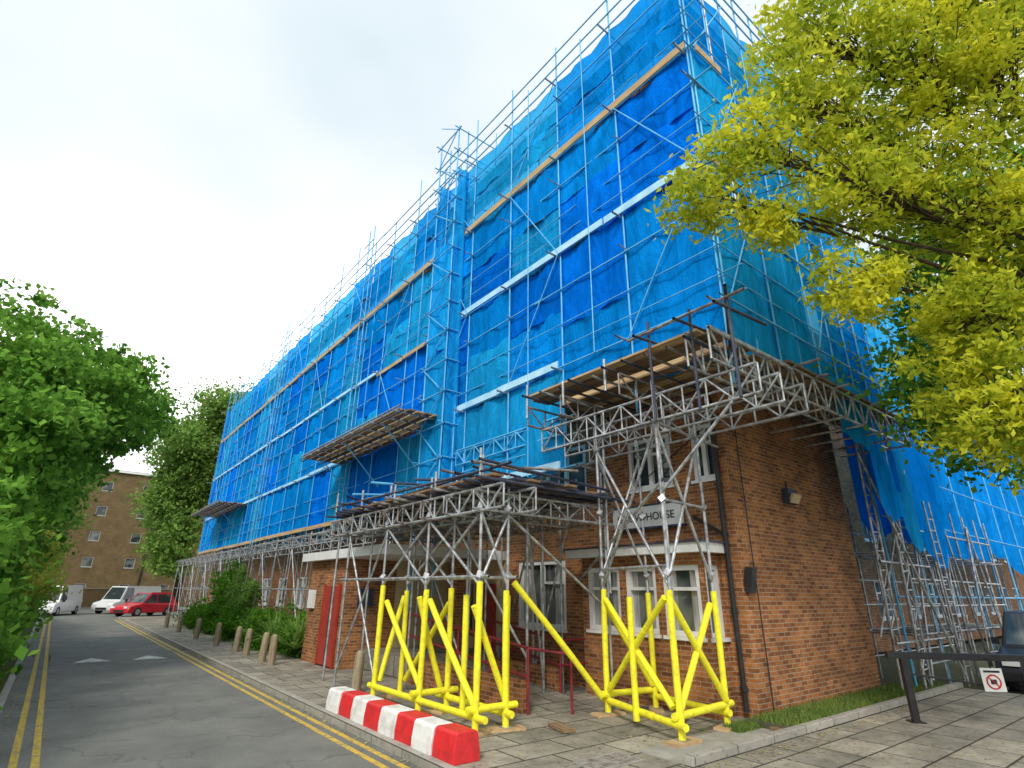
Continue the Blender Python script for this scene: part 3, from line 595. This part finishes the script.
# ------------------------------------------------------------------ vehicles
def vehicle(name,loc,rz,paint,L,W,H,kind):
    e=empty(name,loc,(0,0,rz)); 
    if kind=='van': low=[(-L/2,.35),(-L/2,1.0),(L/2-.75,1.0),(L/2-.08,.82),(L/2,.5),(L/2-.05,.25),(-L/2+.05,.25)]; top=[(-L/2,1.0),(L/2-.75,1.0),(L/2-1.35,H),(-L/2+.1,H)]
    else: low=[(-L/2,.4),(-L/2+.05,.85),(L/2-1.2,.92),(L/2-.15,.72),(L/2,.5),(L/2-.05,.25),(-L/2+.05,.25)]; top=[(-L/2+.1,.86),(L/2-1.15,.9),(L/2-1.85,H),(-L/2+.65,H)]
    mb=MB(); n=len(low)
    for s in (-1,1): mb.face([(x,s*W/2,z) for x,z in (low if s<0 else reversed(low))],paint)
    for a in range(n):
        p,q=low[a],low[(a+1)%n]; mb.face([(p[0],-W/2,p[1]),(p[0],W/2,p[1]),(q[0],W/2,q[1]),(q[0],-W/2,q[1])],paint)
    mb.build('body',e,bevel=.06)
    mb=MB(); zb=top[0][1]; yy=lambda z:W/2-.03-(z-zb)*.16
    for s in (-1,1): mb.face([(x,s*yy(z),z-.01) for x,z in top],paint)
    for a in range(4):
        p,q=top[a],top[(a+1)%4]; mb.face([(p[0],-yy(p[1]),p[1]-.01),(p[0],yy(p[1]),p[1]-.01),(q[0],yy(q[1]),q[1]-.01),(q[0],-yy(q[1]),q[1]-.01)],paint)
    mb.build('cabin',e,bevel=.04)
    mb=MB()
    def wy(x0,x1,z0,z1,sh=0):
        for s in (-1,1): mb.face([(x0,s*(yy(z0)+.012),z0),(x1,s*(yy(z0)+.012),z0),(x1-sh,s*(yy(z1)+.012),z1),(x0,s*(yy(z1)+.012),z1)],'glass')
    z0=zb+.08; z1=H-.12
    if kind=='van': wy(L/2-2.0,L/2-.95,z0,z1,.45)
    else: wy(-L/2+.7,-.25,z0,z1); wy(-.15,L/2-1.35,z0,z1,.5)
    p,q=top[1],top[2]
    n_=Vector((q[1]-p[1],0,p[0]-q[0])).normalized()*.014
    def on(t,y): x=p[0]+(q[0]-p[0])*t; z=p[1]+(q[1]-p[1])*t; return (x+n_.x,y*(yy(z)-.1),z-.01+n_.z)
    mb.face([on(.08,-1),on(.08,1),on(.92,1),on(.92,-1)],'glass')
    p,q=top[0],top[3]; mb.face([(p[0]-.012,-W/2+.2,zb+.1),(p[0]-.012,W/2-.2,zb+.1),(p[0]+(q[0]-p[0])*.8-.012,W/2-.25,zb+(H-zb)*.8),(p[0]+(q[0]-p[0])*.8-.012,-W/2+.25,zb+(H-zb)*.8)],'glass')
    mb.build('windows',e)
    mb=MB()
    for x in (-L/2+.8,L/2-.8):
        for s in (-1,1):
            mb.tube((x,s*(W/2-.2),.32),(x,s*(W/2+.015),.32),.32,'rubber',seg=20,cap=True); mb.tube((x,s*(W/2+.016),.32),(x,s*(W/2+.02),.32),.19,'steel',seg=14,cap=True)
    mb.build('wheels',e)
    mb=MB()
    for s in (-1,1): mb.box(L/2-.12,s*(W/2-.3)-.15,.58,L/2+.012,s*(W/2-.3)+.15,.7,'white'); mb.box(-L/2-.012,s*(W/2-.12)-.08,.6,-L/2+.05,s*(W/2-.12)+.08,.9,'signred'); mb.box(L/2-1.3,s*(W/2+.06)-.07,.95,L/2-1.2,s*(W/2+.06)+.07,1.1,'black')
    mb.box(L/2-.03,-.5,.33,L/2+.012,.5,.48,'black'); mb.build('lights_and_trim',e)
vehicle('parked_car',(5.8,52.5,-.1),math.radians(215),'carred',4.2,1.8,1.65,'car')
vehicle('parked_van',(5.2,59,-.1),math.radians(222),'carwhite',5.0,1.95,2.1,'van')
vehicle('parked_van',(.3,56,-.1),math.radians(250),'carwhite',5.0,1.95,2.1,'van')
vehicle('parked_car',(19.6,3.3,-.1),math.radians(184),'cardark',4.7,1.9,1.7,'car')
# ------------------------------------------------------------------ far building
fb=empty('brick_flats'); mb=MB()
ops=[(x,x+1.1,f,f+1.2) for x in np.arange(-20,34,4.4) for f in (1.1,4.2,7.3,10.4,13.5)]
wall(mb,'y',88,-22,36,-.1,16,ops,'brickfar',depth=.12,mull=False,frame='curtain'); mb.face([(-22,88,16),(36,88,16),(36,98,18),(-22,98,18)],'roof'); mb.box(-22.3,87.7,16,36.3,88.0,16.25,'white'); mb.box(-22,88.2,-.1,36,98,15.9,'brickfar')
for x in np.arange(-18,34,8.8): mb.tube((x,87.9,0),(x,87.9,16),.08,'black')
mb.build('walls',fb)
fw_=MB(); fw_.box(-14,80,-.1,30,80.25,1.7,'brickfar'); fw_.box(-14,79.95,1.702,30,80.3,1.78,'concrete'); fw_.build('boundary_wall')
# ------------------------------------------------------------------ foliage
def leafobj(name,C,L,W,mat,parent,updir=.3):
    n=len(C); a=rng.normal(size=(n,3)); a/=np.linalg.norm(a,axis=1)[:,None]
    nn=rng.normal(size=(n,3)); nn[:,2]+=updir*2; b=np.cross(nn,a); b/=np.linalg.norm(b,axis=1)[:,None]
    s=rng.uniform(.6,1.25,(n,1)); a=a*L*s; b=b*W*s
    V=np.empty((n,4,3)); V[:,0]=C-a; V[:,1]=C+b-a*.1; V[:,2]=C+a; V[:,3]=C-b-a*.1
    me=bpy.data.meshes.new(name); me.vertices.add(4*n); me.vertices.foreach_set('co',V.ravel())
    me.loops.add(4*n); me.loops.foreach_set('vertex_index',np.arange(4*n,dtype=np.int32))
    me.polygons.add(n); me.polygons.foreach_set('loop_start',np.arange(0,4*n,4,dtype=np.int32))
    try: me.polygons.foreach_set('loop_total',np.full(n,4,dtype=np.int32))
    except Exception: pass
    me.materials.append(M[mat]); me.update(calc_edges=True); me.validate()
    o=bpy.data.objects.new(name,me); COL.objects.link(o); o.parent=parent; return o
def clusters(blobs,per,shell=2.2):
    out=[];idx=[]
    for bi,b in enumerate(blobs):
        c=np.array(b[:3]); rr=np.array(b[3:6])
        n=int(per*max(.25,(rr.prod())**.5)); d=rng.normal(size=(n,3)); d/=np.linalg.norm(d,axis=1)[:,None]
        q=rng.uniform(.05,1.2,(n,1))**(1/shell)*rng.uniform(.75,1.25,(n,1)); p=c+d*q*rr; out.append(p); idx+= [bi]*n
    return np.concatenate(out),np.array(idx)
def tree(name,base,fork,blobs,per,lpc,crad,L,W,mat,tr=.22,flat=.6,twig=.35,droop=0,limb=1.0):
    e=empty(name); P,I=clusters(blobs,per)
    k=rng.normal(size=(len(P),lpc,3))*crad*np.array([1,1,flat]); k[:,:,2]-=droop*np.abs(rng.normal(size=(len(P),lpc)))
    sz=rng.uniform(.5,1.3,(len(P),1,1)); C=(P[:,None,:]+k*sz).reshape(-1,3)
    leafobj('leaves',C,L,W,mat,e)
    if fork is not None:
        mb=MB(); base=Vector(base); fork=Vector(fork); mb.tube(base,fork,tr,'bark',r2=tr*.7,seg=10); mb.tube(base-Vector((0,0,.1)),base+Vector((0,0,.25)),tr*1.5,'bark',r2=tr,seg=10)
        for bi,b in enumerate(blobs):
            c=Vector(b[:3]); prev=fork; w=tr*.42*limb; bow=Vector((random.uniform(-.5,.5),random.uniform(-.5,.5),random.uniform(.3,.9))); m2=None
            for s in range(1,7):
                t=s/6; p=fork.lerp(c,t)+bow*math.sin(math.pi*t)+Vector((random.uniform(-.08,.08),random.uniform(-.08,.08),random.uniform(-.06,.06)))*(t<1)
                w2=w*.74; mb.tube(prev,p,w,'bark',r2=w2,seg=7); 
                if s==4: m2=p
                prev=p; w=w2
            for p in P[I==bi]:
                if random.random()<twig:
                    p=Vector(p); s=m2.lerp(c,random.uniform(.3,1)); md=s.lerp(p,.5)+Vector((random.uniform(-.06,.06),random.uniform(-.06,.06),.1)); mb.tube(s,md,tr*.06,'bark',r2=tr*.04,seg=5); mb.tube(md,p,tr*.04,'bark',r2=tr*.02,seg=4)
        mb.build('trunk_and_limbs',e,smooth=True)
    return e
tree('locust_tree',(13.4,-1.8,0),(12.4,-.9,4.2),[(6.4,2.88,7.9,.6,.6,.7),(6.0,3.4,7.15,.5,.4,.3),(6.9,2.9,7.0,.5,.4,.35),(7.24,2.2,8.96,.95,.8,.9),(8.6,1.14,9.8,1.2,1,1.1),(9.2,.43,9.2,1.2,1,1.2),(7.9,1.96,7.5,1.0,.8,.7),(9.23,1.16,7.3,1.1,1,.9),(8.0,2.3,6.1,.7,.6,.5),(9.33,1.5,5.5,1.0,.9,.9),(9.3,1.6,4.3,.7,.6,.6),(9.9,1.1,4.0,.7,.6,.7),(7.5,1.9,10.3,.9,.8,.8),(9.87,-.1,11,1.3,1.2,1.3),(10.6,.2,7.0,1.2,1.1,1.6),(8.8,.4,11.6,1.2,1.2,1),(8.6,1.8,8.4,.9,.8,.8)],
     118,34,.13,.062,.027,'leafy',tr=.22,flat=.4,droop=.10,limb=.85,twig=.5)
tree('lime_tree',(15.8,1.2,0),(15.4,1.4,3.5),[(12.5,2.7,6.1,1.3,.9,1.2),(13.6,2.2,7.4,1.5,1.2,1.4),(12.3,2.0,8.6,1.4,1,1.3),(14.3,2.2,5.0,1.2,1.0,.9),(12.2,2.5,4.9,.8,.7,.6),(15.5,1.6,7.5,1.8,1.5,2),(14.6,1,10,2,1.6,1.8)],
     55,34,.26,.075,.05,'leafg',tr=.2)
tree('lime_tree',(-2.8,19,0),(-2.6,19.3,3),[(-.9,19.8,7.0,1.8,1.8,1.5),(-1.9,17.9,6.3,1.7,1.9,1.5),(-.3,21,8.2,1.4,1.6,1.1),(-1.5,17,3.8,1.2,1.6,1.5),(-1.1,20.5,5,1.2,1.6,1.4),(-3.5,19,7.5,2,2,2),(-2,21.5,9.2,1.3,1.3,1.1),(-1.1,15.6,5.4,.7,.8,.6)],
     42,38,.24,.10,.07,'leafg',tr=.2,twig=.6)
tree('lime_tree',(-2.6,26,0),(-2.2,25.8,3.2),[(.2,22.6,7.2,1.5,1.7,1.3),(1.0,25,8.2,1.3,1.5,.9),(-1.2,24,4.6,1.0,1.5,1.4),(-1.1,26,6.3,1.4,2,1.8),(-.2,28,7.4,1.2,1.6,1.4),(-2.0,29,9,1.6,2,1.8),(.3,25.5,9.6,.9,1,.7)],
     41,38,.26,.105,.075,'leafg',tr=.2,twig=.6)
tree('hedge',None,None,[(-1.7,y,1.1,1.1,1.5,1.3) for y in np.arange(9,48,2.0)]+[(-2.1,y,2.6,1.2,1.6,1.1) for y in np.arange(11,40,2.6)],50,40,.25,.09,.06,'leafg')
tree('flowering_shrub',None,None,[(-.7,25,2.6,.75,1.1,.8),(-.6,23,1.9,.7,.9,.7),(-.8,27.5,3.2,.8,1,.7)],90,40,.17,.06,.04,'leafyb')
tree('plane_tree',(9.2,62,-.1),(9.0,62,6),[(7.2,58,14.5,2.8,3.4,2.6),(9.8,57,18.0,3.0,3.2,2.4),(7.0,60,9.8,2.2,3,2.6),(8.8,60,12,3.2,3.5,4),(11.5,59,14,4,4,4),(7.6,59,5.5,1.8,2.6,3)],36,52,.6,.17,.11,'leafo',tr=.4,twig=.6)
tree('plane_tree',(-4,72,-.1),(-4,72,6),[(-6,68,9,3.6,4,3.4),(-2.6,70,7.5,2.6,3,2.8),(-9,66,12,5,5,4),(-12,60,8,5,5,5),(-2,72,12,2.2,3,2.2)],36,56,.7,.18,.12,'leafo',tr=.4)
tree('shrub_bed',None,None,[(6.3+.3*math.sin(i*2.1),18.6+i*1.35,.5,.6,.8,.6+.2*math.sin(i)) for i in range(14)]+[(7.0,31,1.8,.5,1.2,1.4),(7.0,33.5,1.6,.5,1.4,1.3)],100,34,.16,.07,.04,'leafd')
tree('climbing_plant',None,None,[(6.9,27.5,1.2,.3,1.2,1.2),(6.9,29.5,1.5,.3,1.1,1.2)],120,34,.16,.07,.045,'leafo')
sp=MB()
for (cx,cy) in ((6.0,17.9),(6.2,18.8),(5.9,19.8),(6.2,20.6),(6.0,21.8),(6.1,23)):
    for i in range(80):
        a=random.uniform(0,6.28);el=random.uniform(.3,1.4);l=random.uniform(.8,1.35); d=Vector((math.cos(a)*math.cos(el),math.sin(a)*math.cos(el),math.sin(el))); s=Vector((-math.sin(a),math.cos(a),0))*.028
        p=Vector((cx,cy,.25)); m=p+d*l*.6; t=p+d*l+Vector((0,0,-.18*l)); sp.face([p-s,p+s,m+s,m-s],'leafo',[(0,0)]*4); sp.face([m-s,m+s,t],'leafo',[(0,0)]*3)
sp.build('spiky_plant')
# ------------------------------------------------------------------ sky, sun
w=bpy.data.worlds.new('World'); S.world=w; w.use_nodes=True; nt=w.node_tree; nt.nodes.clear()
out=N(nt,'ShaderNodeOutputWorld'); bg=N(nt,'ShaderNodeBackground'); sky=N(nt,'ShaderNodeTexSky'); sky.sky_type='NISHITA'; sky.sun_disc=False
sun_dir=Vector((-.85,-.7,.95)).normalized()
sky.sun_elevation=math.asin(sun_dir.z); sky.sun_rotation=math.atan2(sun_dir.x,sun_dir.y)
tc=N(nt,'ShaderNodeTexCoord'); mp=N(nt,'ShaderNodeMapping'); mp.inputs['Scale'].default_value=(1,1,1.6); no=N(nt,'ShaderNodeTexNoise'); no.inputs['Scale'].default_value=1.3; no.inputs['Detail'].default_value=4; no.inputs['Roughness'].default_value=.42
nt.links.new(tc.outputs['Generated'],mp.inputs[0]); nt.links.new(mp.outputs[0],no.inputs[0])
cr=N(nt,'ShaderNodeValToRGB'); cr.color_ramp.elements[0].position=.34; cr.color_ramp.elements[1].position=.66; cr.color_ramp.elements[0].color=(.40,.46,.49,1); cr.color_ramp.elements[1].color=(1,1,1,1)
e=cr.color_ramp.elements.new(.5); e.color=(.52,.55,.57,1)
nt.links.new(no.outputs['Fac'],cr.inputs[0])
sc=N(nt,'ShaderNodeVectorMath',operation='SCALE'); sc.inputs['Scale'].default_value=20.5; nt.links.new(cr.outputs[0],sc.inputs[0])
mx=N(nt,'ShaderNodeMix',data_type='RGBA'); mx.inputs[0].default_value=.93; nt.links.new(sky.outputs[0],mx.inputs[6]); nt.links.new(sc.outputs[0],mx.inputs[7])
nt.links.new(mx.outputs[2],bg.inputs[0]); bg.inputs[1].default_value=.1; nt.links.new(bg.outputs[0],out.inputs[0])
L=bpy.data.lights.new('sun','SUN'); L.energy=2.4; L.angle=math.radians(12); L.color=(1,.95,.87)
lo=bpy.data.objects.new('sun',L); COL.objects.link(lo); lo.rotation_euler=(-sun_dir).to_track_quat('-Z','Y').to_euler(); lo.location=(0,0,30)
# ------------------------------------------------------------------ camera
cam=bpy.data.cameras.new('camera'); co=bpy.data.objects.new('camera',cam); COL.objects.link(co)
cam.sensor_width=36; cam.lens=36*545/1024; cam.clip_end=2000; cam.clip_start=.05
Rm=Euler((math.radians(110.9),0,math.radians(-38))).to_matrix()@Matrix.Rotation(math.radians(.69),3,'Z')
co.matrix_world=Matrix.Translation((0,0,1.9))@Rm.to_4x4()
S.camera=co
S.view_settings.view_transform='Standard'; S.view_settings.look='None'; S.view_settings.exposure=0
